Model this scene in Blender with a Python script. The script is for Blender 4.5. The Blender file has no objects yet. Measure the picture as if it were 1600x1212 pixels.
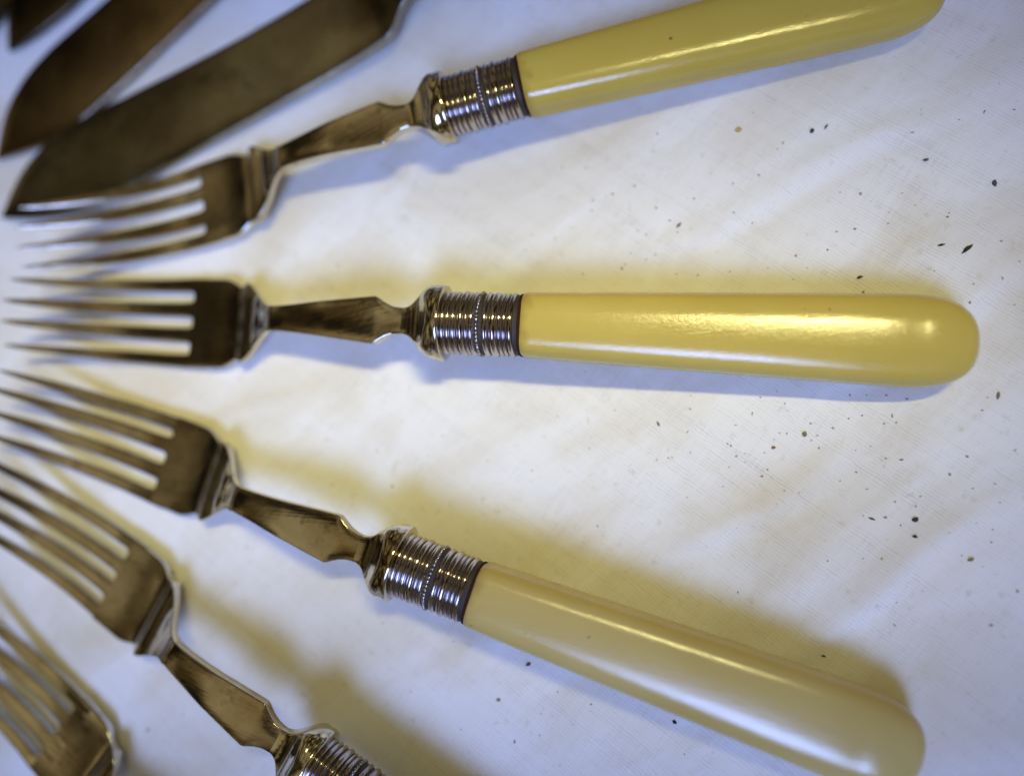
import bpy, bmesh, math, random
import numpy as np
from mathutils import Matrix, Vector

MM = 0.001
R = math.radians
scene = bpy.context.scene
col = scene.collection

# ------------------------------------------------------------------ camera
cam_data = bpy.data.cameras.new('camera')
cam = bpy.data.objects.new('camera', cam_data)
col.objects.link(cam)
scene.camera = cam
cam_data.sensor_fit = 'HORIZONTAL'
cam_data.sensor_width = 36.0
cam_data.lens = 28.125
cam_data.clip_start = 0.01
cam_data.clip_end = 20.0
cx, cy, cz = (0.975726, 0.0, -0.218994), (0.028156, 0.991700, 0.125450), (0.217176, -0.128571, 0.967628)
cam.matrix_world = Matrix(((cx[0], cy[0], cz[0], 0), (cx[1], cy[1], cz[1], 0),
                           (cx[2], cy[2], cz[2], 157.4 * MM), (0, 0, 0, 1)))
cam_data.dof.use_dof = True
cam_data.dof.focus_distance = 0.1485
cam_data.dof.aperture_fstop = 3.5

# ------------------------------------------------------------------ room glow, lamp and window
world = bpy.data.worlds.new('World')
scene.world = world
world.use_nodes = True
wn = world.node_tree.nodes
wl = world.node_tree.links
bg = wn['Background']
tc = wn.new('ShaderNodeTexCoord')
wnoise = wn.new('ShaderNodeTexNoise')
wnoise.inputs['Scale'].default_value = 3.4
wnoise.inputs['Detail'].default_value = 3.0
wl.new(tc.outputs['Generated'], wnoise.inputs['Vector'])
wr = wn.new('ShaderNodeValToRGB')
el = wr.color_ramp.elements
el[0].position, el[0].color = 0.42, (0.006, 0.005, 0.004, 1)
el[1].position, el[1].color = 0.63, (0.245, 0.195, 0.100, 1)
em = el.new(0.505)
em.color = (0.058, 0.040, 0.015, 1)
wl.new(wnoise.outputs['Fac'], wr.inputs['Fac'])
wl.new(wr.outputs['Color'], bg.inputs['Color'])
bg.inputs['Strength'].default_value = 1.4


def aim(o, target):
    d = Vector(target) - o.location
    o.rotation_euler = d.to_track_quat('-Z', 'Y').to_euler()


# warm strip lamp above the far side of the table
ld = bpy.data.lights.new('warm_lamp', 'AREA')
ld.shape = 'RECTANGLE'
ld.size = 0.22
ld.size_y = 0.016
ld.energy = 0.044
ld.color = (1.0, 0.90, 0.385)
ld.spread = R(26)
lamp = bpy.data.objects.new('warm_lamp', ld)
lamp.location = (0.060, 0.118, 0.375)
col.objects.link(lamp)
lz = (lamp.location - Vector((-0.066, 0.027, 0))).normalized()      # strip stays parallel to the table edge
lx = (Vector((1, 0, 0)) - lz * lz.x).normalized()
ly = lz.cross(lx)
lamp.rotation_euler = Matrix((lx, ly, lz)).transposed().to_euler()
# cool window on the near side
wd = bpy.data.lights.new('window_light', 'AREA')
wd.shape = 'RECTANGLE'
wd.size = 0.42
wd.size_y = 0.74
wd.energy = 0.95
wd.color = (0.33, 0.47, 1.0)
wd.spread = R(33)
window = bpy.data.objects.new('window_light', wd)
window.location = (0.00, -0.54, 0.77)
col.objects.link(window)
aim(window, (-0.100, 0.03, 0))

scene.view_settings.view_transform = 'Standard'
scene.view_settings.look = 'None'
scene.view_settings.gamma = 1.0
scene.view_settings.exposure = 0.0
scene.view_settings.use_curve_mapping = False
scene.render.engine = 'CYCLES'
scene.cycles.use_denoising = True
scene.cycles.max_bounces = 8
scene.cycles.sample_clamp_indirect = 4.0


# ------------------------------------------------------------------ materials
def new_mat(name):
    m = bpy.data.materials.new(name)
    m.use_nodes = True
    nt = m.node_tree
    return m, nt.nodes, nt.links, nt.nodes['Principled BSDF']


def node(nodes, kind, **kw):
    n = nodes.new(kind)
    for k, v in kw.items():
        if k in n.inputs.keys():
            n.inputs[k].default_value = v
        else:
            setattr(n, k, v)
    return n


def ramp(nodes, p0, c0, p1, c1, extra=()):
    r = nodes.new('ShaderNodeValToRGB')
    e = r.color_ramp.elements
    e[0].position, e[0].color = p0, c0
    e[1].position, e[1].color = p1, c1
    for p, c in extra:
        x = e.new(p)
        x.color = c
    return r


def g(v):
    return (v, v, v, 1)


def mix(nodes, links, fac, a, b, blend='MIX'):
    m = nodes.new('ShaderNodeMix')
    m.data_type = 'RGBA'
    m.blend_type = blend
    for sock, v in ((m.inputs[0], fac), (m.inputs[6], a), (m.inputs[7], b)):
        if hasattr(v, 'is_linked'):
            links.new(v, sock)
        else:
            sock.default_value = v
    return m.outputs[2]


def coords(nodes, links, scale=(1, 1, 1), rot=(0, 0, 0), loc=(0, 0, 0), per_object=0.0):
    t = nodes.new('ShaderNodeTexCoord')
    m = nodes.new('ShaderNodeMapping')
    m.vector_type = 'TEXTURE'            # turn first, then stretch
    m.inputs['Scale'].default_value = tuple(1 / k for k in scale)
    m.inputs['Rotation'].default_value = rot
    m.inputs['Location'].default_value = loc
    links.new(t.outputs['Object'], m.inputs['Vector'])
    if per_object:
        oi = nodes.new('ShaderNodeObjectInfo')
        a = nodes.new('ShaderNodeVectorMath')
        a.operation = 'MULTIPLY_ADD'
        c = nodes.new('ShaderNodeCombineXYZ')
        for i in range(3):
            links.new(oi.outputs['Random'], c.inputs[i])
        links.new(c.outputs[0], a.inputs[0])
        a.inputs[1].default_value = (per_object, per_object * 0.7, per_object * 1.3)
        links.new(m.outputs[0], a.inputs[2])
        return a.outputs[0]
    return m.outputs[0]


def noise(nodes, links, vec, scale, detail=3.0, rough=0.5, dist=0.0):
    n = nodes.new('ShaderNodeTexNoise')
    n.inputs['Scale'].default_value = scale
    n.inputs['Detail'].default_value = detail
    n.inputs['Roughness'].default_value = rough
    n.inputs['Distortion'].default_value = dist
    links.new(vec, n.inputs['Vector'])
    return n.outputs['Fac']


def bump(nodes, links, height, strength, distance, normal=None):
    b = nodes.new('ShaderNodeBump')
    b.inputs['Strength'].default_value = strength
    b.inputs['Distance'].default_value = distance
    links.new(height, b.inputs['Height'])
    if normal is not None:
        links.new(normal, b.inputs['Normal'])
    return b.outputs['Normal']


def mat_ivory():
    m, N, L, P = new_mat('ivory_celluloid')
    v = coords(N, L, per_object=3.0)
    long = coords(N, L, scale=(0.12, 1, 1), per_object=3.0)
    grain = noise(N, L, long, 420, 4, 0.6)
    big = noise(N, L, v, 45, 2)
    c1 = ramp(N, 0.3, (0.66, 0.50, 0.125, 1), 0.7, (0.74, 0.575, 0.165, 1))
    L.new(big, c1.inputs['Fac'])
    c2 = mix(N, L, 0.10, c1.outputs['Color'], (0.50, 0.36, 0.08, 1))
    gr = ramp(N, 0.35, g(0), 0.75, g(1))
    L.new(grain, gr.inputs['Fac'])
    gm = N.new('ShaderNodeMath')
    gm.operation = 'MULTIPLY'
    gm.inputs[1].default_value = 0.16
    L.new(gr.outputs['Color'], gm.inputs[0])
    c3 = mix(N, L, gm.outputs[0], c2, (0.62, 0.46, 0.13, 1))
    # dark pin specks of wear
    vo = N.new('ShaderNodeTexVoronoi')
    vo.inputs['Scale'].default_value = 190
    L.new(v, vo.inputs['Vector'])
    sp = ramp(N, 0.05, g(1), 0.10, g(0))
    L.new(vo.outputs['Distance'], sp.inputs['Fac'])
    pick = noise(N, L, v, 160, 1)
    pk = ramp(N, 0.60, g(0), 0.64, g(1))
    L.new(pick, pk.inputs['Fac'])
    spm = mix(N, L, 1.0, sp.outputs['Color'], pk.outputs['Color'], 'MULTIPLY')
    c4 = mix(N, L, spm, c3, (0.28, 0.17, 0.05, 1))
    # brown stain creeping out from under the ferrule
    sx = N.new('ShaderNodeSeparateXYZ')
    t0 = N.new('ShaderNodeTexCoord')
    L.new(t0.outputs['Object'], sx.inputs[0])
    ad = N.new('ShaderNodeMath'); ad.operation = 'MULTIPLY_ADD'; ad.inputs[1].default_value = -0.006
    L.new(noise(N, L, v, 260, 3), ad.inputs[0]); L.new(sx.outputs[0], ad.inputs[2])
    sr = ramp(N, 0.0, g(0.55), 0.5, g(0))
    mr = N.new('ShaderNodeMapRange'); mr.inputs[1].default_value = -0.004; mr.inputs[2].default_value = 0.002
    L.new(ad.outputs[0], mr.inputs[0]); L.new(mr.outputs[0], sr.inputs['Fac'])
    c4 = mix(N, L, sr.outputs['Color'], c4, (0.26, 0.15, 0.04, 1))
    oi = N.new('ShaderNodeObjectInfo')
    c5 = mix(N, L, 1.0, c4, oi.outputs['Color'], 'MULTIPLY')
    L.new(c5, P.inputs['Base Color'])
    rg = noise(N, L, coords(N, L, scale=(0.5, 1, 1), per_object=2.0), 2400, 3, 0.6)
    rr = ramp(N, 0.3, g(0.09), 0.75, g(0.26))
    L.new(rg, rr.inputs['Fac'])
    L.new(rr.outputs['Color'], P.inputs['Roughness'])
    P.inputs['IOR'].default_value = 1.52
    P.inputs['Subsurface Weight'].default_value = 0.12
    P.inputs['Subsurface Radius'].default_value = (1.0, 0.62, 0.22)
    P.inputs['Subsurface Scale'].default_value = 0.003
    scr = noise(N, L, coords(N, L, scale=(0.02, 1, 1), rot=(0, 0, R(9)), per_object=5.0), 1500, 2, 0.5)
    n1 = bump(N, L, rg, 0.5, 0.00005)
    n2 = bump(N, L, scr, 0.12, 0.0001, n1)
    L.new(n2, P.inputs['Normal'])
    return m


def mat_metal(name, clean, tarnish, t0, t1, rough0, rough1, scale=60, scratch=0.12, dark=None, spots=0.75, tinted=False):
    m, N, L, P = new_mat(name)
    v = coords(N, L, per_object=4.0)
    n1 = noise(N, L, v, scale, 5, 0.6, 0.3)
    r1 = ramp(N, t0, g(0), t1, g(1))
    L.new(n1, r1.inputs['Fac'])
    c = mix(N, L, r1.outputs['Color'], clean, tarnish)
    # cloudy spots of deeper tarnish
    n2 = noise(N, L, v, scale * 5.5, 3, 0.6)
    r2 = ramp(N, 0.58, g(0), 0.72, g(spots))
    L.new(n2, r2.inputs['Fac'])
    c = mix(N, L, r2.outputs['Color'], c, dark or tuple(x * 0.55 for x in tarnish[:3]) + (1,))
    if tinted:
        oi = N.new('ShaderNodeObjectInfo')
        c = mix(N, L, 1.0, c, oi.outputs['Color'], 'MULTIPLY')
    L.new(c, P.inputs['Base Color'])
    P.inputs['Metallic'].default_value = 1.0
    n3 = noise(N, L, v, scale * 2.3, 4, 0.6)
    r3 = ramp(N, 0.3, g(rough0), 0.75, g(rough1))
    L.new(n3, r3.inputs['Fac'])
    L.new(r3.outputs['Color'], P.inputs['Roughness'])
    sc = noise(N, L, coords(N, L, scale=(0.03, 1, 1), rot=(0, 0, R(14)), per_object=6.0), 1600, 2)
    sc2 = noise(N, L, coords(N, L, scale=(1, 0.04, 1), rot=(0, 0, R(-31)), per_object=6.0), 900, 2)
    if scratch:
        b1 = bump(N, L, sc, scratch, 0.0001)
        b2 = bump(N, L, sc2, scratch * 0.6, 0.0001, b1)
        L.new(b2, P.inputs['Normal'])
    return m


IVORY = mat_ivory()
PLATE = mat_metal('worn_silver_plate', (0.66, 0.63, 0.55, 1), (0.40, 0.32, 0.20, 1), 0.40, 0.72, 0.05, 0.19, scratch=0.22, spots=0.6)
FERRULE = mat_metal('ferrule_silver', (0.50, 0.455, 0.455, 1), (0.22, 0.15, 0.14, 1), 0.45, 0.85, 0.06, 0.15,
                    scale=90, scratch=0.0, dark=(0.22, 0.13, 0.12, 1), spots=0.25)
BLADE = mat_metal('tarnished_blade', (0.56, 0.53, 0.42, 1), (0.26, 0.20, 0.15, 1), 0.36, 0.68, 0.12, 0.30, scale=38, spots=0.5, tinted=True)


def mat_simple(name, colr, rough=0.7, var=0.35):
    m, N, L, P = new_mat(name)
    v = coords(N, L)
    n1 = noise(N, L, v, 2500, 3)
    c = mix(N, L, n1, tuple(x * (1 - var) for x in colr) + (1,), tuple(min(1, x * (1 + var)) for x in colr) + (1,))
    L.new(c, P.inputs['Base Color'])
    P.inputs['Roughness'].default_value = rough
    return m


JOINT_BROWN = mat_simple('brown_joint', (0.035, 0.014, 0.008), 0.85)  # dull dark brown for the band where ferrule meets handle
JOINT_BROWN.node_tree.nodes['Principled BSDF'].inputs['Specular IOR Level'].default_value = 0.1
GRIME = mat_simple('groove_grime', (0.030, 0.022, 0.018), 0.6)
BLACK = mat_simple('black_flake', (0.010, 0.012, 0.013), 0.5)
GREEN = mat_simple('dark_green_flake', (0.022, 0.040, 0.022), 0.6)
BROWN = mat_simple('brown_crumb', (0.13, 0.075, 0.035), 0.8)
OLIVE = mat_simple('olive_crumb', (0.24, 0.20, 0.10), 0.8)
GREY = mat_simple('grey_crumb', (0.075, 0.08, 0.085), 0.8)
RUST = mat_simple('rust_crumb', (0.30, 0.13, 0.06), 0.8)
GOLD = mat_simple('amber_crumb', (0.60, 0.40, 0.10), 0.25)


def mat_specks():
    m, N, L, P = new_mat('mixed_dirt')
    ge = N.new('ShaderNodeNewGeometry')
    r = ramp(N, 0.0, (0.20, 0.18, 0.16, 1), 1.0, (0.55, 0.45, 0.32, 1),
             [(0.25, (0.36, 0.29, 0.20, 1)), (0.5, (0.44, 0.40, 0.29, 1)), (0.75, (0.28, 0.26, 0.22, 1))])
    L.new(ge.outputs['Random Per Island'], r.inputs['Fac'])
    L.new(r.outputs['Color'], P.inputs['Base Color'])
    P.inputs['Roughness'].default_value = 0.85
    return m


SPECKS = mat_specks()


def mat_cloth():
    m, N, L, P = new_mat('white_cotton')
    v = coords(N, L)
    # soft yellowed stains
    s1 = noise(N, L, coords(N, L, scale=(0.6, 1.25, 1), rot=(0, 0, R(32))), 32, 4, 0.55, 0.5)
    r1 = ramp(N, 0.42, g(0), 0.66, g(1))
    L.new(s1, r1.inputs['Fac'])
    f1 = N.new('ShaderNodeMath'); f1.operation = 'MULTIPLY'; f1.inputs[1].default_value = 0.8
    L.new(r1.outputs['Color'], f1.inputs[0])
    c = mix(N, L, f1.outputs[0], (0.86, 0.855, 0.85, 1), (0.70, 0.635, 0.49, 1))
    # faint speckled foxing
    s2 = noise(N, L, v, 420, 3, 0.6)
    r2 = ramp(N, 0.63, g(0), 0.76, g(0.40))
    L.new(s2, r2.inputs['Fac'])
    c = mix(N, L, r2.outputs['Color'], c, (0.52, 0.46, 0.33, 1))
    # weave: fine twill ribs, uneven cross threads and a few slubs
    rot = (0, 0, R(-36))
    wv = N.new('ShaderNodeTexWave')
    wv.bands_direction = 'Y'
    wv.inputs['Scale'].default_value = 500
    wv.inputs['Distortion'].default_value = 5.5
    wv.inputs['Detail'].default_value = 2.0
    wv.inputs['Detail Scale'].default_value = 1.2
    L.new(coords(N, L, scale=(0.35, 1, 1), rot=rot), wv.inputs['Vector'])
    th2 = noise(N, L, coords(N, L, scale=(1, 0.12, 1), rot=rot), 1900, 2, 0.5)
    slub = noise(N, L, coords(N, L, scale=(0.02, 1, 1), rot=rot), 520, 3, 0.6)
    patch = noise(N, L, v, 60, 2)
    pr = ramp(N, 0.35, g(0.25), 0.65, g(1.0))
    L.new(patch, pr.inputs['Fac'])
    wm = N.new('ShaderNodeMath'); wm.operation = 'MULTIPLY'
    L.new(wv.outputs['Fac'], wm.inputs[0]); L.new(pr.outputs['Color'], wm.inputs[1])
    w = N.new('ShaderNodeMath'); w.operation = 'MULTIPLY_ADD'; w.inputs[1].default_value = 0.7
    L.new(th2, w.inputs[0]); L.new(wm.outputs[0], w.inputs[2])
    w2 = N.new('ShaderNodeMath'); w2.operation = 'MULTIPLY_ADD'; w2.inputs[1].default_value = 0.9
    L.new(slub, w2.inputs[0]); L.new(w.outputs[0], w2.inputs[2])
    wr_ = ramp(N, 0.40, g(0.78), 1.30, g(1.0))
    L.new(w2.outputs[0], wr_.inputs['Fac'])
    c = mix(N, L, 1.0, c, wr_.outputs['Color'], 'MULTIPLY')
    L.new(c, P.inputs['Base Color'])
    P.inputs['Roughness'].default_value = 0.9
    P.inputs['Specular IOR Level'].default_value = 0.15
    P.inputs['Sheen Weight'].default_value = 0.05
    n1 = bump(N, L, w2.outputs[0], 0.5, 0.00004)
    soft = noise(N, L, v, 100, 3)
    n2 = bump(N, L, soft, 0.40, 0.0011, n1)
    L.new(n2, P.inputs['Normal'])
    return m


CLOTH = mat_cloth()


# ------------------------------------------------------------------ mesh helpers
def make_mesh(name, verts, faces, m, sharp=38):
    me = bpy.data.meshes.new(name)
    me.from_pydata([tuple(c * MM for c in v) for v in verts], [], faces)
    me.materials.append(m)
    me.polygons.foreach_set('use_smooth', [True] * len(me.polygons))
    bm = bmesh.new()
    bm.from_mesh(me)
    bmesh.ops.recalc_face_normals(bm, faces=bm.faces)
    bm.to_mesh(me)
    bm.free()
    if sharp:
        me.set_sharp_from_angle(angle=R(sharp))
    me.update()
    return me


def link(name, me, parent=None):
    o = bpy.data.objects.new(name, me)
    col.objects.link(o)
    o.parent = parent
    return o


def tag(o, label, cat, group=None):
    o['label'] = label
    o['category'] = cat
    if group:
        o['group'] = group
    return o


def pchip(xs, ys, x):
    xs, ys = np.asarray(xs, float), np.asarray(ys, float)
    h = np.diff(xs)
    d = np.diff(ys) / h
    k = np.zeros(len(xs))
    for i in range(1, len(xs) - 1):
        if d[i - 1] * d[i] > 0:
            w1, w2 = 2 * h[i] + h[i - 1], h[i] + 2 * h[i - 1]
            k[i] = (w1 + w2) / (w1 / d[i - 1] + w2 / d[i])
    k[0], k[-1] = d[0], d[-1]
    x = np.clip(np.asarray(x, float), xs[0], xs[-1])
    i = np.clip(np.searchsorted(xs, x) - 1, 0, len(h) - 1)
    t = (x - xs[i]) / h[i]
    return ((2 * t**3 - 3 * t**2 + 1) * ys[i] + (t**3 - 2 * t**2 + t) * h[i] * k[i]
            + (-2 * t**3 + 3 * t**2) * ys[i + 1] + (t**3 - t**2) * h[i] * k[i + 1])


def round_rect(w, t, rx, ry, crown=0.0, nflat=5, ncor=5):
    """section outline: flat top and bottom, rounded corners (an ellipse when rx=w, ry=t)"""
    rx, ry = min(rx, w), min(ry, t)
    pts = []
    for qx, qy, a0 in ((1, 1, 0), (-1, 1, 90), (-1, -1, 180), (1, -1, 270)):
        for j in range(ncor + 1):
            a = R(a0 + 90 * j / ncor)
            pts.append((qx * (w - rx) + rx * math.cos(a), qy * (t - ry) + ry * math.sin(a)))
        if a0 in (0, 180):
            sgn = -1 if a0 == 0 else 1
            for j in range(1, nflat):
                y = -sgn * (w - rx) + sgn * 2 * (w - rx) * j / nflat
                pts.append((y, qy * t))
    if crown:
        pts = [(y, z + (crown * (1 - (y / w) ** 2) if z > 0 else 0)) for y, z in pts]
    return pts


def super_ellipse(w, t, e, n=56):
    out = []
    for j in range(n):
        a = 2 * math.pi * j / n
        c, s = math.cos(a), math.sin(a)
        out.append((w * math.copysign(abs(c) ** (2 / e), c), t * math.copysign(abs(s) ** (2 / e), s)))
    return out


def loft(stations, cap0=True, cap1=True):
    """stations: (x, ycentre, zcentre, section points)"""
    V, F = [], []
    n = len(stations[0][3])
    for x, yc, zc, sec in stations:
        V += [(x, yc + y, zc + z) for y, z in sec]
    for i in range(len(stations) - 1):
        for j in range(n):
            a, b = i * n + j, i * n + (j + 1) % n
            F.append((a, b, b + n, a + n))
    if cap0:
        F.append(tuple(range(n)))
    if cap1:
        F.append(tuple(range((len(stations) - 1) * n, len(stations) * n)))
    return V, F


# ------------------------------------------------------------------ tablecloth (the surface)
def build_cloth():
    xs = np.concatenate([np.linspace(-620, -230, 40)[:-1], np.arange(-230, 140, 1.5), np.linspace(140, 560, 43)])
    ys = np.concatenate([np.linspace(-560, -150, 42)[:-1], np.arange(-150, 190, 1.5), np.linspace(190, 600, 42)])
    X, Y = np.meshgrid(xs, ys)
    Z = np.zeros_like(X)
    rng = np.random.RandomState(5)
    for i in range(22):
        lam = rng.uniform(28, 130)
        a = rng.uniform(0, math.pi)
        Z += 0.0035 * lam * 0.28 * np.sin((X * math.cos(a) + Y * math.sin(a)) * 2 * math.pi / lam + rng.uniform(0, 7)) / 2.2

    def crease(x0, y0, x1, y1, h, wd):
        L_ = math.hypot(x1 - x0, y1 - y0)
        ux, uy = (x1 - x0) / L_, (y1 - y0) / L_
        s = (X - x0) * ux + (Y - y0) * uy
        d = -(X - x0) * uy + (Y - y0) * ux + 1.2 * np.sin(s / 9.0)
        fade = 1 / (1 + np.exp(-(s + 4) / 4)) / (1 + np.exp((s - L_ - 4) / 4))
        return h * fade * np.exp(-(d / wd) ** 2) - h * 0.7 * fade * np.exp(-((d + 1.9 * wd) / wd) ** 2)
    for c in CREASES:
        Z += crease(*c)
    Z = Z - Z.max() - 0.02 + 0.0
    Z = np.clip(Z + 0.55, -3, -0.02)
    V = np.stack([X.ravel(), Y.ravel(), Z.ravel()], 1)
    nx, ny = len(xs), len(ys)
    F = [(j * nx + i, j * nx + i + 1, (j + 1) * nx + i + 1, (j + 1) * nx + i) for j in range(ny - 1) for i in range(nx - 1)]
    me = make_mesh('tablecloth', V.tolist(), F, CLOTH, sharp=0)
    o = link('tablecloth', me)
    o['kind'] = 'structure'
    o['label'] = 'white cotton tablecloth with yellow stains and dark specks'
    return o


CREASES = [(-8, 48, 34, 66, 0.9, 2.0), (2, -8, 24, 5, 0.8, 2.0), (8, -34, 44, -8, 1.0, 2.2),
           (-30, 46, 0, 58, 0.4, 3.0), (28, 22, 58, 40, 0.8, 2.2)]
build_cloth()

# ------------------------------------------------------------------ cutlery meshes (x=0 where handle meets ferrule, tines towards -x)
Z_S = [-80, 0, 16, 24.6, 30, 40, 48, 53.4, 57, 60, 63.2, 65.6, 68, 73, 82]
Z_Z = [5.2, 10.6, 11.0, 11.6, 11.9, 11.9, 11.2, 10.2, 7.9, 5.6, 3.9, 2.2, 1.75, 1.3, 1.0]


def zc(s):
    if s > 82:                                     # tines sweep up to their tips
        k = 0.0124
        return 1.0 - math.log(math.cos(k * (s - 82))) / k
    return float(pchip(Z_S, Z_Z, s))


def handle_mesh():
    st = []
    xs = [0.0, 0.12, 0.35, 0.8] + list(np.linspace(2, 70, 40)) + [60 + 20 * math.sin(R(a)) for a in range(32, 91, 2)]
    for x in xs:
        f = min(x, 70) / 70
        w = 6.15 + 2.25 * f ** 0.92
        t = 5.05 + 0.05 * f
        z = 10.6 + (5.15 - 10.6) * f
        if x > 60:
            k = max(max(1 - ((x - 60) / 20.0) ** 4.6, 0.0) ** 0.5, 0.012)
            w *= k ** 0.82
            t *= k ** 0.8
        if x < 0.8:
            q = 0.25 * (1 - x / 0.8) ** 2
            w -= q
            t -= q
        st.append((x, 0, z, super_ellipse(w, t, 2.9 if x < 60 else 2.9 - 0.5 * (x - 60) / 20, 72)))
    V, F = loft(st)
    return make_mesh('handle', V, F, IVORY, sharp=50)


RINGS = [(0.55, .46), (1.6, .42), (2.7, .44), (4.1, .66), (5.2, .28), (6.15, .44), (8.75, .50), (10.35, .70),
         (11.6, .32), (12.5, .34), (13.6, .52)]


def ferrule_mesh():
    st, hs = [], []
    for d in np.arange(0, 14.98, 0.055):
        x = -15.5 + d
        h = 0.0
        for c, hw in RINGS:
            q = (d - c) / hw
            if abs(q) < 1:
                h = max(h, (0.14 + 0.50 * hw) * math.cos(q * math.pi / 2) ** 0.8)
        hs.append(h)
        st.append((x, 0, zc(-x), super_ellipse(5.80 + h, 4.98 + h, 2.15, 96)))
    V, F = loft(st)
    me = make_mesh('ferrule', V, F, FERRULE, sharp=0)
    me.materials.append(GRIME)                      # old polish and dirt packed in the grooves
    for p in me.polygons:
        i = min(int((p.center.x / MM + 15.5) / 0.055), len(hs) - 1)
        if max(hs[i], hs[min(i + 1, len(hs) - 1)]) < 0.075:
            p.material_index = 1
    return me


def joint_mesh():
    st = [(x, 0, zc(-x), super_ellipse(w, w - 0.8, 2.3, 56)) for x, w in ((-0.6, 5.7), (-0.52, 5.98), (-0.1, 6.0), (0.05, 5.9))]
    V, F = loft(st)
    return make_mesh('joint_band', V, F, JOINT_BROWN)


def bead_mesh():
    bm = bmesh.new()
    x = -15.5 + 7.3
    n = 46
    for j in range(n):
        a = 2 * math.pi * (j + .5) / n
        p = Vector((x, 6.0 * math.cos(a), zc(-x) + 5.18 * math.sin(a)))
        bmesh.ops.create_icosphere(bm, subdivisions=2, radius=0.38, matrix=Matrix.Translation(p))
    for v in bm.verts:
        v.co *= MM
    me = bpy.data.meshes.new('bead_ring')
    bm.to_mesh(me)
    bm.free()
    me.materials.append(FERRULE)
    me.polygons.foreach_set('use_smooth', [True] * len(me.polygons))
    return me


def bolster_mesh():
    cs = [15.3, 15.45, 15.7, 16.0, 16.6, 17.4, 18.2, 19.0, 19.8, 20.6, 21.4, 22.2, 23.0, 23.8, 24.4]
    W = [5.9, 7.1, 7.42, 7.5, 7.45, 7.25, 6.95, 6.5, 5.85, 5.0, 4.2, 3.5, 3.0, 2.72, 2.62]
    T = [5.1, 6.2, 6.45, 6.5, 6.35, 6.0, 5.4, 4.5, 3.5, 2.7, 2.1, 1.65, 1.35, 1.2, 1.14]
    st = []
    for s in np.concatenate([[15.3, 15.38, 15.45, 15.57, 15.7, 15.85], np.linspace(16, 24.4, 34)]):
        w, t = float(pchip(cs, W, s)), float(pchip(cs, T, s))
        k = min(max((s - 17) / 4.0, 0), 1)
        rx = w * (1 - k) + 0.6 * k
        ry = t * (1 - k) + min(0.6, t) * k
        st.append((-s, 0, zc(s), round_rect(w, t, max(rx, .3), max(ry, .3), 0.05)))
    V, F = loft(st)
    return make_mesh('bolster', V, F, PLATE, sharp=45)


SH_S = [24.4, 25.0, 26.2, 27.4, 28.6, 29.4, 29.9, 30.4, 34, 40, 46, 50, 53.2]
SH_W = [2.6, 2.62, 2.8, 3.25, 3.95, 4.5, 4.72, 4.72, 4.36, 3.72, 3.06, 2.7, 2.55]


def shank_mesh():
    st = []
    for s in np.concatenate([np.linspace(24.3, 30.4, 26), np.linspace(30.8, 53.6, 40)]):
        w = float(np.interp(s, SH_S, SH_W))
        st.append((-s, 0, zc(s), round_rect(w, 1.05, 0.28, 0.28, 0.16)))
    V, F = loft(st)
    return make_mesh('shank', V, F, PLATE)


def collar_mesh():
    cs = [53.1, 54.4, 56, 58, 60, 61.4, 62.5, 63.3, 64.2, 65.3, 66.0]
    W = [2.62, 2.75, 3.3, 4.7, 6.4, 7.6, 8.35, 8.62, 8.55, 8.2, 8.15]
    st = []
    for s in np.linspace(53.1, 66.0, 44):
        w = float(pchip(cs, W, s))
        lift = 0.35 * math.exp(-((s - 63.2) / 0.9) ** 2) + 0.18 * math.exp(-((s - 53.6) / 0.35) ** 2)
        st.append((-s, 0, zc(s), round_rect(w, 1.12 + lift, 0.4, 0.4, 0.0)))
    V, F = loft(st)
    return make_mesh('collar', V, F, PLATE)


def head_mesh():
    cs = [65.4, 66.3, 67.4, 68.6, 69.6, 70.6, 74, 78.2]
    W = [8.0, 8.3, 8.95, 9.5, 9.8, 9.92, 9.95, 9.95]
    st = []
    for s in np.linspace(65.4, 78.0, 40):
        st.append((-s, 0, zc(s), round_rect(float(pchip(cs, W, s)), 1.0, 0.45, 0.45, -0.34)))
    V, F = loft(st)
    return make_mesh('head_plate', V, F, PLATE)


def tine_mesh(k):
    side = 1 if k in (0, 3) else -1           # outer tines 0 and 3, inner 1 and 2
    sgn = (1, 1, -1, -1)[k]
    outer = k in (0, 3)
    tip = 119.6 if outer else 120.7
    y_root = 8.43 if outer else 2.93
    y_tip = 7.2 if outer else 2.4
    w_root = 1.50 if outer else 1.68
    st = []
    for s in np.concatenate([np.linspace(74.5, 80.5, 20), np.linspace(81.2, tip, 52)]):
        f = min(max((s - 78) / (tip - 78), 0), 1)
        w = float(np.interp(f, [0, .35, .7, .85, .95, 1], [w_root, w_root * .88, w_root * .70, w_root * .54, w_root * .34, .13]))
        t = float(np.interp(f, [0, .5, .85, 1], [0.93, 0.85, 0.68, 0.2]))
        yc = sgn * (y_root + (y_tip - y_root) * f)
        if s < 79.6:                               # rounded crotch of the slots
            q = 1.15 * (1 - math.sqrt(max(1 - (min(max(79.6 - s, 0), 1.6) / 1.6) ** 2, 0)))
            if outer:
                w += q / 2
                yc -= sgn * q / 2
            else:
                w += q
        dish = -0.34 * max(0.0, 1 - max(s - 78, 0) / 14)      # carries on the hollow of the head
        sec = [(y, z + (dish * (1 - ((yc + y) / 9.95) ** 2) if z > 0 else 0))
               for y, z in round_rect(w, t, min(.5, w * .9), min(.5, t * .9), -0.03)]
        st.append((-s, yc, zc(s) + 0.004 * k, sec))
    V, F = loft(st)
    return make_mesh('tine', V, F, PLATE)


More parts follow.
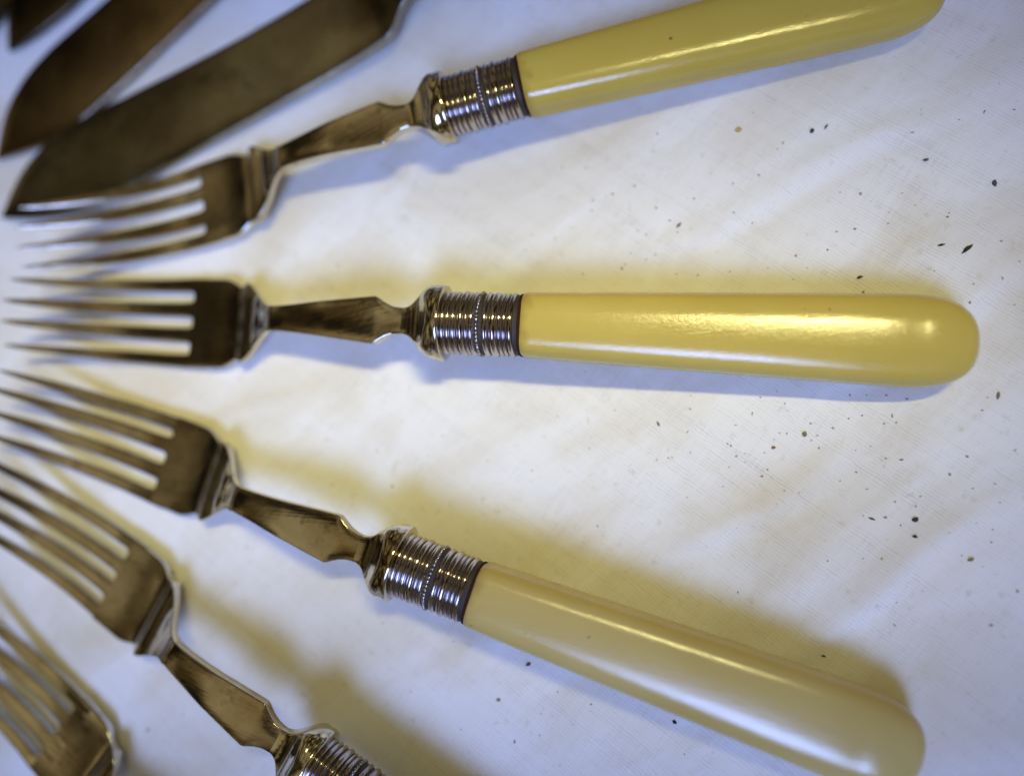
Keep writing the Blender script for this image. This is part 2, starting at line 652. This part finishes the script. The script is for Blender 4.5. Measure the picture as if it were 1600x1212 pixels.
# knife blade outline relative to its tip (x towards handle, upper edge and lower edge)
BL_U = [(0, 0), (0.6, 0.9), (2.2, 2.6), (4.8, 5.0), (10.7, 9.5), (16.8, 12.1), (22, 13.2), (28.4, 13.7), (41, 13.3), (59, 12.6), (76, 12.2), (96, 12.2), (106, 12.2),
        (107.5, 11.6), (109, 10.2), (111, 8.2), (114, 6.6), (118, 5.9), (123, 5.6)]
BL_L = [(0, 0), (0.6, -0.5), (2.2, -1.3), (6, -3.2), (12.4, -5.7), (18, -7.4), (24, -8.3), (33.5, -8.4), (52, -8.0), (69, -7.6), (86, -7.3), (104, -7.0),
        (106.2, -6.7), (107.8, -5.6), (109.4, -4.2), (111.5, -2.9), (114.5, -1.9), (118, -1.4), (123, -1.2)]
KX0, KY0 = -147.0, -2.2
KZ_X = [-150, -125, -90, -60, -44, -34, -24]
KZ_Z = [0.95, 1.0, 1.6, 2.8, 4.5, 7.5, 11.3]


def blade_mesh():
    st = []
    for x in np.concatenate([[0.03, .25, .6, 1.2], np.linspace(2, 104, 60), np.linspace(104.5, 123, 34)]):
        u = float(pchip(*zip(*BL_U), x))
        l = float(pchip(*zip(*BL_L), x))
        w = max((u - l) / 2, 0.03)
        t = float(np.interp(x, [0, 6, 90, 123], [0.25, 0.8, 1.0, 1.15]))
        lx = KX0 + x
        st.append((lx, KY0 + (u + l) / 2, float(pchip(KZ_X, KZ_Z, lx)), round_rect(w, t, min(0.22, w), min(0.22, t), 0.25)))
    V, F = loft(st)
    return make_mesh('blade', V, F, BLADE)


M_HANDLE, M_FERRULE, M_JOINT, M_BEAD = handle_mesh(), ferrule_mesh(), joint_mesh(), bead_mesh()
M_BOLSTER, M_SHANK, M_COLLAR, M_HEAD = bolster_mesh(), shank_mesh(), collar_mesh(), head_mesh()
M_TINE = [tine_mesh(k) for k in range(4)]
M_BLADE = blade_mesh()


def thing(name, label, cat, group, x, y, rot, roll=0.0):
    o = bpy.data.objects.new(name, None)
    col.objects.link(o)
    o.empty_display_size = 0.01
    o.location = (x * MM, y * MM, 0)
    o.rotation_euler = (R(roll), 0, R(rot))
    return tag(o, label, cat, group)


def grip(t, tint=(0.9, 0.86, 0.8)):
    h = link('handle', M_HANDLE, t)
    h.color = tuple(tint) + (1,)                    # each handle gets its own colour multiplier
    f = link('ferrule', M_FERRULE, t)
    link('bead_ring', M_BEAD, f)
    link('joint_band', M_JOINT, f)


FORKS = [
    (-30.3, 79.4, 10.8, -2.5, 'topmost fork, its ivory handle cut off by the top edge of the photo'),
    (-30.4, 31.8, -4.2, 2.0, 'fork lying level across the middle with its whole rounded ivory handle in view'),
    (-39.5, -18.3, -19.0, 2.0, 'fork slanting down to the lower right, ivory handle end touching the bottom edge'),
    (-57.1, -58.8, -30.8, 2.2, 'fork at lower left with only tines, shank and start of its ferrule in view'),
    (-74.9, -100.2, -38.5, 0.0, 'blurred fork in the bottom left corner showing only its tines and dark neck'),
]
bend = random.Random(4)
TINTS = [(0.79, 0.785, 0.56), (0.82, 0.83, 0.70), (0.84, 0.86, 1.12), (0.85, 0.82, 0.7), (0.85, 0.82, 0.7)]
for (x, y, rot, roll, label), tint in zip(FORKS, TINTS):
    t = thing('fish_fork', label, 'fork', 'forks fanned out on the cloth', x, y, rot, roll)
    grip(t, tint)
    link('bolster', M_BOLSTER, t)
    link('shank', M_SHANK, t)
    link('collar', M_COLLAR, t)
    h = link('head_plate', M_HEAD, t)
    for k in range(4):
        ti = link('tine', M_TINE[k], t)
        ti.rotation_euler = (0, R(bend.uniform(-0.25, 0.1)), R(bend.uniform(-0.18, 0.18)))   # each tine a little out of true


def knife(tipx, tipy, rot, label, tone):
    c, s = math.cos(R(rot)), math.sin(R(rot))
    lx, ly = KX0, KY0
    t = thing('fish_knife', label, 'knife', 'knives fanned out on the cloth', tipx - (c * lx - s * ly), tipy - (s * lx + c * ly), rot)
    grip(t)
    link('bolster', M_BOLSTER, t)
    b = link('blade', M_BLADE, t)
    b.color = tuple(tone) + (1,)                    # colour multiplier that sets how dark this blade is
    return t


knife(-162.6, 66.2, 20.8, 'tarnished knife blade nearest the forks, its tip under the top fork tines', (0.78, 0.82, 0.86))
knife(-165.6, 81.3, 36.2, 'dark tarnished knife blade second from the forks, pointing at the left edge', (0.66, 0.58, 0.52))
knife(-164.6, 109.6, 50.5, 'almost black short knife tip in the upper left corner', (0.22, 0.20, 0.19))
knife(-175.0, 111.0, 76.0, 'sliver of black knife blade at the very top left corner', (0.2, 0.2, 0.2))

# ------------------------------------------------------------------ crumbs and dirt on the cloth
CRUMBS = [
    (50.51, 44.33, 3.08, 0.91, 38, BLACK, 'flake', 'long pointed black flake at right, the largest speck on the cloth'),
    (46.38, 45.47, 1.38, 0.69, 11, BLACK, 'flake', 'small black flake just left of the long pointed black flake'),
    (56.04, 56.49, 1.94, 0.80, 92, GREY, 'seed', 'upright dark grey seed near the right edge above the long black flake'),
    (10.74, 71.48, 1.54, 1.41, -6, GOLD, 'crumb', 'shiny amber crumb alone below the top handle'),
    (24.63, 69.78, 1.24, 1.00, 54, GREEN, 'crumb', 'left one of two dark specks side by side below the top handle end'),
    (27.25, 70.42, 1.24, 0.74, 54, GREY, 'crumb', 'right one of two dark specks side by side below the top handle end'),
    (44.68, 62.13, 1.18, 0.71, 10, GREY, 'crumb', 'dark grey speck halfway between the top handle end and the long black flake'),
    (31.82, 40.14, 1.65, 0.59, 19, GREEN, 'leaf_bit', 'dark green leaf bit lying just above the middle fork handle'),
    (38.78, -4.99, 1.64, 0.88, 18, BLACK, 'seed', 'larger upper seed of two black seeds one above the other at right'),
    (38.60, -7.93, 1.20, 0.65, -9, BLACK, 'seed', 'smaller lower seed of two black seeds one above the other at right'),
    (31.53, -4.82, 1.34, 0.56, -22, BROWN, 'crumb', 'thin brown crumb left of the two black seeds'),
    (53.88, 17.00, 1.42, 0.98, 78, OLIVE, 'crumb', 'olive crumb right of the middle handle end'),
    (20.70, 10.78, 1.28, 1.05, 79, OLIVE, 'crumb', 'olive crumb on the cloth below the middle of the middle handle'),
    (-6.28, 13.20, 1.48, 0.49, -63, GREY, 'fibre', 'short dark fibre below the start of the middle handle'),
    (15.01, 8.22, 1.06, 0.70, 4, RUST, 'crumb', 'rust coloured crumb below the middle handle'),
    (-1.36, 52.60, 1.54, 0.77, 46, BROWN, 'seed', 'brown slanted seed above the middle fork handle'),
    (22.17, -29.41, 0.99, 0.55, -13, BLACK, 'crumb', 'black crumb in the shadow above the lower handle'),
    (-4.54, -42.34, 1.15, 0.80, -27, BLACK, 'crumb', 'black crumb touching the lower side of the lower handle'),
    (-32.15, -33.20, 1.11, 0.99, 23, GREY, 'crumb', 'dark grey crumb left below the lower handle near its ferrule'),
    (47.48, -11.92, 1.17, 0.96, 21, OLIVE, 'crumb', 'soft olive crumb at lower right, below the two black seeds'),
]
DIRT = [
        (42.7, 67.8, 0.96, 0.72, 4), (32.9, 56.5, 0.96, 0.72, 15), (47.7, 50.8, 0.69, 0.58, -4), (48.0, 51.5, 0.58, 0.35, 15), (32.3, 37.2, 0.82, 1.06, -3),
        (33.9, -4.6, 0.66, 0.89, 90), (51.1, -8.8, 0.64, 0.42, -14), (36.1, 13.9, 1.02, 0.68, 94), (45.1, 3.1, 0.87, 0.76, 30), (48.1, 6.3, 0.98, 0.54, -31),
        (-0.7, 11.5, 1.10, 0.37, 44), (11.4, 14.7, 0.95, 0.60, 79), (8.2, 6.7, 0.71, 0.59, 19), (12.8, 2.9, 0.82, 0.59, 10), (-9.9, 61.6, 0.92, 0.66, 5),
        (-14.3, 60.3, 0.80, 0.67, -5), (-5.7, 56.5, 0.78, 0.65, 15), (-12.7, 44.7, 0.91, 0.65, 36), (-12.0, 45.4, 0.65, 0.52, -4), (14.4, 61.7, 0.88, 0.63, 85),
        (20.6, 45.1, 0.85, 0.61, 66), (26.4, 45.8, 0.60, 0.60, -4), (38.8, 16.9, 0.90, 0.56, -1), (-34.9, -47.7, 0.97, 0.61, 84), (-38.1, -40.1, 1.24, 0.99, 3),
        (-20.0, -40.0, 0.71, 0.60, 3), (-76.1, 11.1, 0.85, 0.71, -1), (-115.5, -50.6, 1.43, 1.00, 24), (-74.5, 1.5, 0.84, 0.42, -0), (-61.0, 1.1, 0.82, 0.54, -0),
        (-74.8, 49.3, 0.74, 0.59, -4), (49.9, -23.0, 0.94, 0.83, 2), (54.5, -17.1, 0.83, 0.73, 2), (34.4, -23.6, 0.86, 0.43, -38), (35.3, 17.7, 0.68, 0.57, -2),
        (55.9, 7.3, 0.64, 0.54, -1), (25.7, 11.8, 0.92, 0.46, -31), (-18.4, 59.3, 0.80, 0.54, -5), (-18.7, 57.2, 0.67, 0.53, -5), (-24.7, 66.9, 0.68, 0.41, 55),
        (-19.6, 66.4, 0.54, 0.41, -5), (-7.7, 51.2, 0.65, 0.39, -4), (-3.1, 53.8, 0.90, 0.39, 6), (-1.6, 51.2, 0.51, 0.38, -4), (-10.9, 47.5, 0.52, 0.39, -4),
        (-7.9, 46.1, 0.52, 0.39, -4), (-6.0, 47.0, 0.51, 0.39, -4), (-9.4, 52.1, 0.52, 0.39, 56), (2.1, 42.3, 0.63, 0.38, -3), (8.3, 42.6, 0.62, 0.37, -4),
        (-2.0, 42.8, 0.63, 0.38, -3), (-20.7, 44.0, 0.53, 0.53, -3), (9.3, 54.4, 0.63, 0.50, -4), (12.8, 52.3, 0.62, 0.50, -4), (1.8, 57.9, 0.77, 0.51, -5),
        (9.4, 60.4, 0.63, 0.51, 35), (19.2, 68.0, 0.88, 0.50, 54), (18.1, 66.8, 0.63, 0.38, -6), (50.9, 69.5, 0.47, 0.35, -6), (55.3, 70.6, 1.17, 0.35, 64),
        (60.3, 70.5, 0.58, 0.46, -6), (40.2, 56.0, 0.47, 0.35, -5), (37.4, 50.3, 0.59, 0.59, -4), (31.5, 49.6, 0.72, 0.60, -4), (37.7, 52.4, 0.36, 0.36, -5),
        (56.4, 45.5, 0.68, 0.56, -4), (44.8, 40.6, 0.69, 0.34, 16), (51.1, 37.7, 0.68, 0.45, -3), (55.9, 38.5, 0.89, 0.45, -73), (57.8, 33.6, 0.55, 0.33, -3),
        (50.2, 34.2, 0.79, 0.67, -3), (19.9, 40.4, 0.48, 0.36, -3), (22.5, 42.5, 0.60, 0.24, -4), (15.3, 42.9, 0.49, 0.37, -4), (29.1, 17.9, 0.58, 0.58, -2),
        (32.0, 17.8, 0.57, 0.46, -2), (31.0, 14.0, 0.57, 0.46, 19), (28.6, 13.5, 0.57, 0.46, 19), (36.7, 12.6, 0.56, 0.45, -1), (34.6, 6.1, 0.67, 0.45, -31),
        (37.2, 5.8, 1.00, 0.67, -0), (32.1, 8.3, 0.45, 0.34, -1), (29.4, 3.6, 0.68, 0.45, -30), (26.6, 2.0, 0.57, 0.45, -0), (31.1, 0.5, 0.56, 0.45, -0),
        (35.7, -1.8, 0.77, 0.55, 20), (39.2, -2.6, 0.55, 0.44, 0), (40.1, -0.8, 0.77, 0.33, 20), (48.7, 0.6, 0.65, 0.43, -0), (52.3, 1.4, 0.54, 0.32, -0),
        (51.2, 14.5, 0.66, 0.44, -1), (52.2, 16.8, 0.55, 0.33, -1), (30.2, -4.3, 0.45, 0.34, -40), (36.4, -6.0, 0.44, 0.55, 1), (39.1, -2.5, 0.33, 0.33, 0),
        (44.2, -7.2, 0.43, 0.32, 1), (48.8, -5.5, 0.43, 0.32, 0), (51.4, -6.6, 0.53, 0.32, 1), (46.2, -11.2, 0.53, 0.43, 1), (23.6, -12.5, 0.45, 0.45, 1),
        (29.7, -12.0, 0.44, 0.33, 1), (21.9, 12.7, 0.70, 0.58, -1), (22.9, 10.4, 0.69, 0.46, -1), (21.8, 9.5, 0.46, 0.46, -1), (17.5, 10.9, 0.47, 0.47, -1),
        (16.2, 11.0, 0.47, 0.35, -1), (13.4, 7.3, 0.59, 0.35, -1), (9.8, 7.2, 0.47, 0.24, -1), (9.8, 5.6, 0.35, 0.35, -0), (-0.3, 7.5, 0.36, 0.36, -1),
        (-3.8, 6.6, 0.97, 0.24, -36), (-4.5, 6.5, 0.61, 0.49, -1), (-6.7, 6.1, 0.49, 0.37, -0), (-0.1, 15.9, 0.73, 0.37, -31), (0.1, 18.5, 0.49, 0.25, -2),
        (8.3, 12.6, 0.60, 0.36, -1), (6.7, 9.1, 0.48, 0.48, 59), (19.1, -0.2, 0.58, 0.46, 0), (-1.1, -1.0, 0.36, 0.24, 40), (17.4, 16.5, 0.47, 0.35, -1),
        (13.0, 17.8, 0.60, 0.36, -1), (-50.2, 11.5, 0.54, 0.40, -1), (-60.3, 27.9, 0.42, 0.42, -2), (-32.6, 49.7, 0.54, 0.41, -4), (-45.6, -46.1, 0.50, 0.37, 4),
        (-56.2, -39.5, 0.39, 0.39, 3), (-25.5, -29.6, 0.49, 0.37, 2), (-29.7, -42.2, 0.48, 0.36, 3), (5.6, 1.0, 0.47, 0.36, -0), (-19.8, 8.5, 0.51, 0.38, -1),
        (-26.1, 15.0, 0.39, 0.39, -1), (-14.7, 16.0, 0.50, 0.38, -1), (-40.6, 6.2, 0.53, 0.39, -0), (-31.4, 4.2, 0.51, 0.39, -0),]


def blob(bm, x, y, l, w, ang, h, seed, z0, pointed=1.0):
    rnd = random.Random(seed)
    r = bmesh.ops.create_icosphere(bm, subdivisions=2, radius=0.5)
    c, s = math.cos(R(ang)), math.sin(R(ang))
    ph = [rnd.uniform(0, 6.28) for _ in range(4)]
    for v in r['verts']:
        p = v.co
        k = 1 + 0.18 * math.sin(5 * p.x + ph[0]) + 0.16 * math.sin(7 * p.y + ph[1]) + 0.14 * math.sin(9 * p.z + ph[2] + 4 * p.x)
        px, py, pz = p.x * l * k, p.y * w * k * (1 - 0.9 * pointed * abs(p.x)), p.z * h * k
        v.co = Vector(((x + c * px - s * py) * MM, (y + s * px + c * py) * MM, (z0 + pz) * MM))


dep = bpy.context.evaluated_depsgraph_get()
cloth = bpy.data.objects['tablecloth']


def cloth_z(x, y):
    hit, loc, _, _ = cloth.ray_cast(Vector((x * MM, y * MM, 0.05)), Vector((0, 0, -1)))
    return loc.z / MM if hit else 0.0


dep.update()
for i, (x, y, l, w, ang, m, nm, lb) in enumerate(CRUMBS):
    bm = bmesh.new()
    h = max(0.25, 0.55 * min(l, w))
    blob(bm, 0, 0, l * 0.82, w * 0.82, ang, h, 100 + i, h * 0.3)
    me = bpy.data.meshes.new(nm)
    bm.to_mesh(me)
    bm.free()
    me.materials.append(m)
    me.polygons.foreach_set('use_smooth', [True] * len(me.polygons))
    o = link(nm, me)
    o.location = (x * MM, y * MM, cloth_z(x, y) * MM)
    tag(o, lb, {'leaf_bit': 'leaf'}.get(nm, nm), 'loose bits of dirt on the cloth')

bm = bmesh.new()
rnd = random.Random(11)
for i, (x, y, l, w, ang) in enumerate(DIRT):
    blob(bm, x, y, l * 0.7, w * 0.7, ang, 0.14, 300 + i, cloth_z(x, y) + 0.04, 0.6)
for i in range(260):
    x, y = rnd.uniform(-150, 66), rnd.uniform(-62, 120)
    if rnd.random() > 0.35 + 0.65 * min(max((x + 60) / 90, 0), 1):
        continue
    l = rnd.choice([.12, .16, .2, .26, .36])
    blob(bm, x, y, l * 1.3, l, rnd.uniform(0, 180), 0.1, 900 + i, cloth_z(x, y) + 0.03, 0.5)
me = bpy.data.meshes.new('dirt_specks')
bm.to_mesh(me)
bm.free()
me.materials.append(SPECKS)
o = link('dirt_specks', me)
o['kind'] = 'stuff'
o['label'] = 'fine brown and grey dirt specks strewn over the white cloth'
o['category'] = 'dirt'
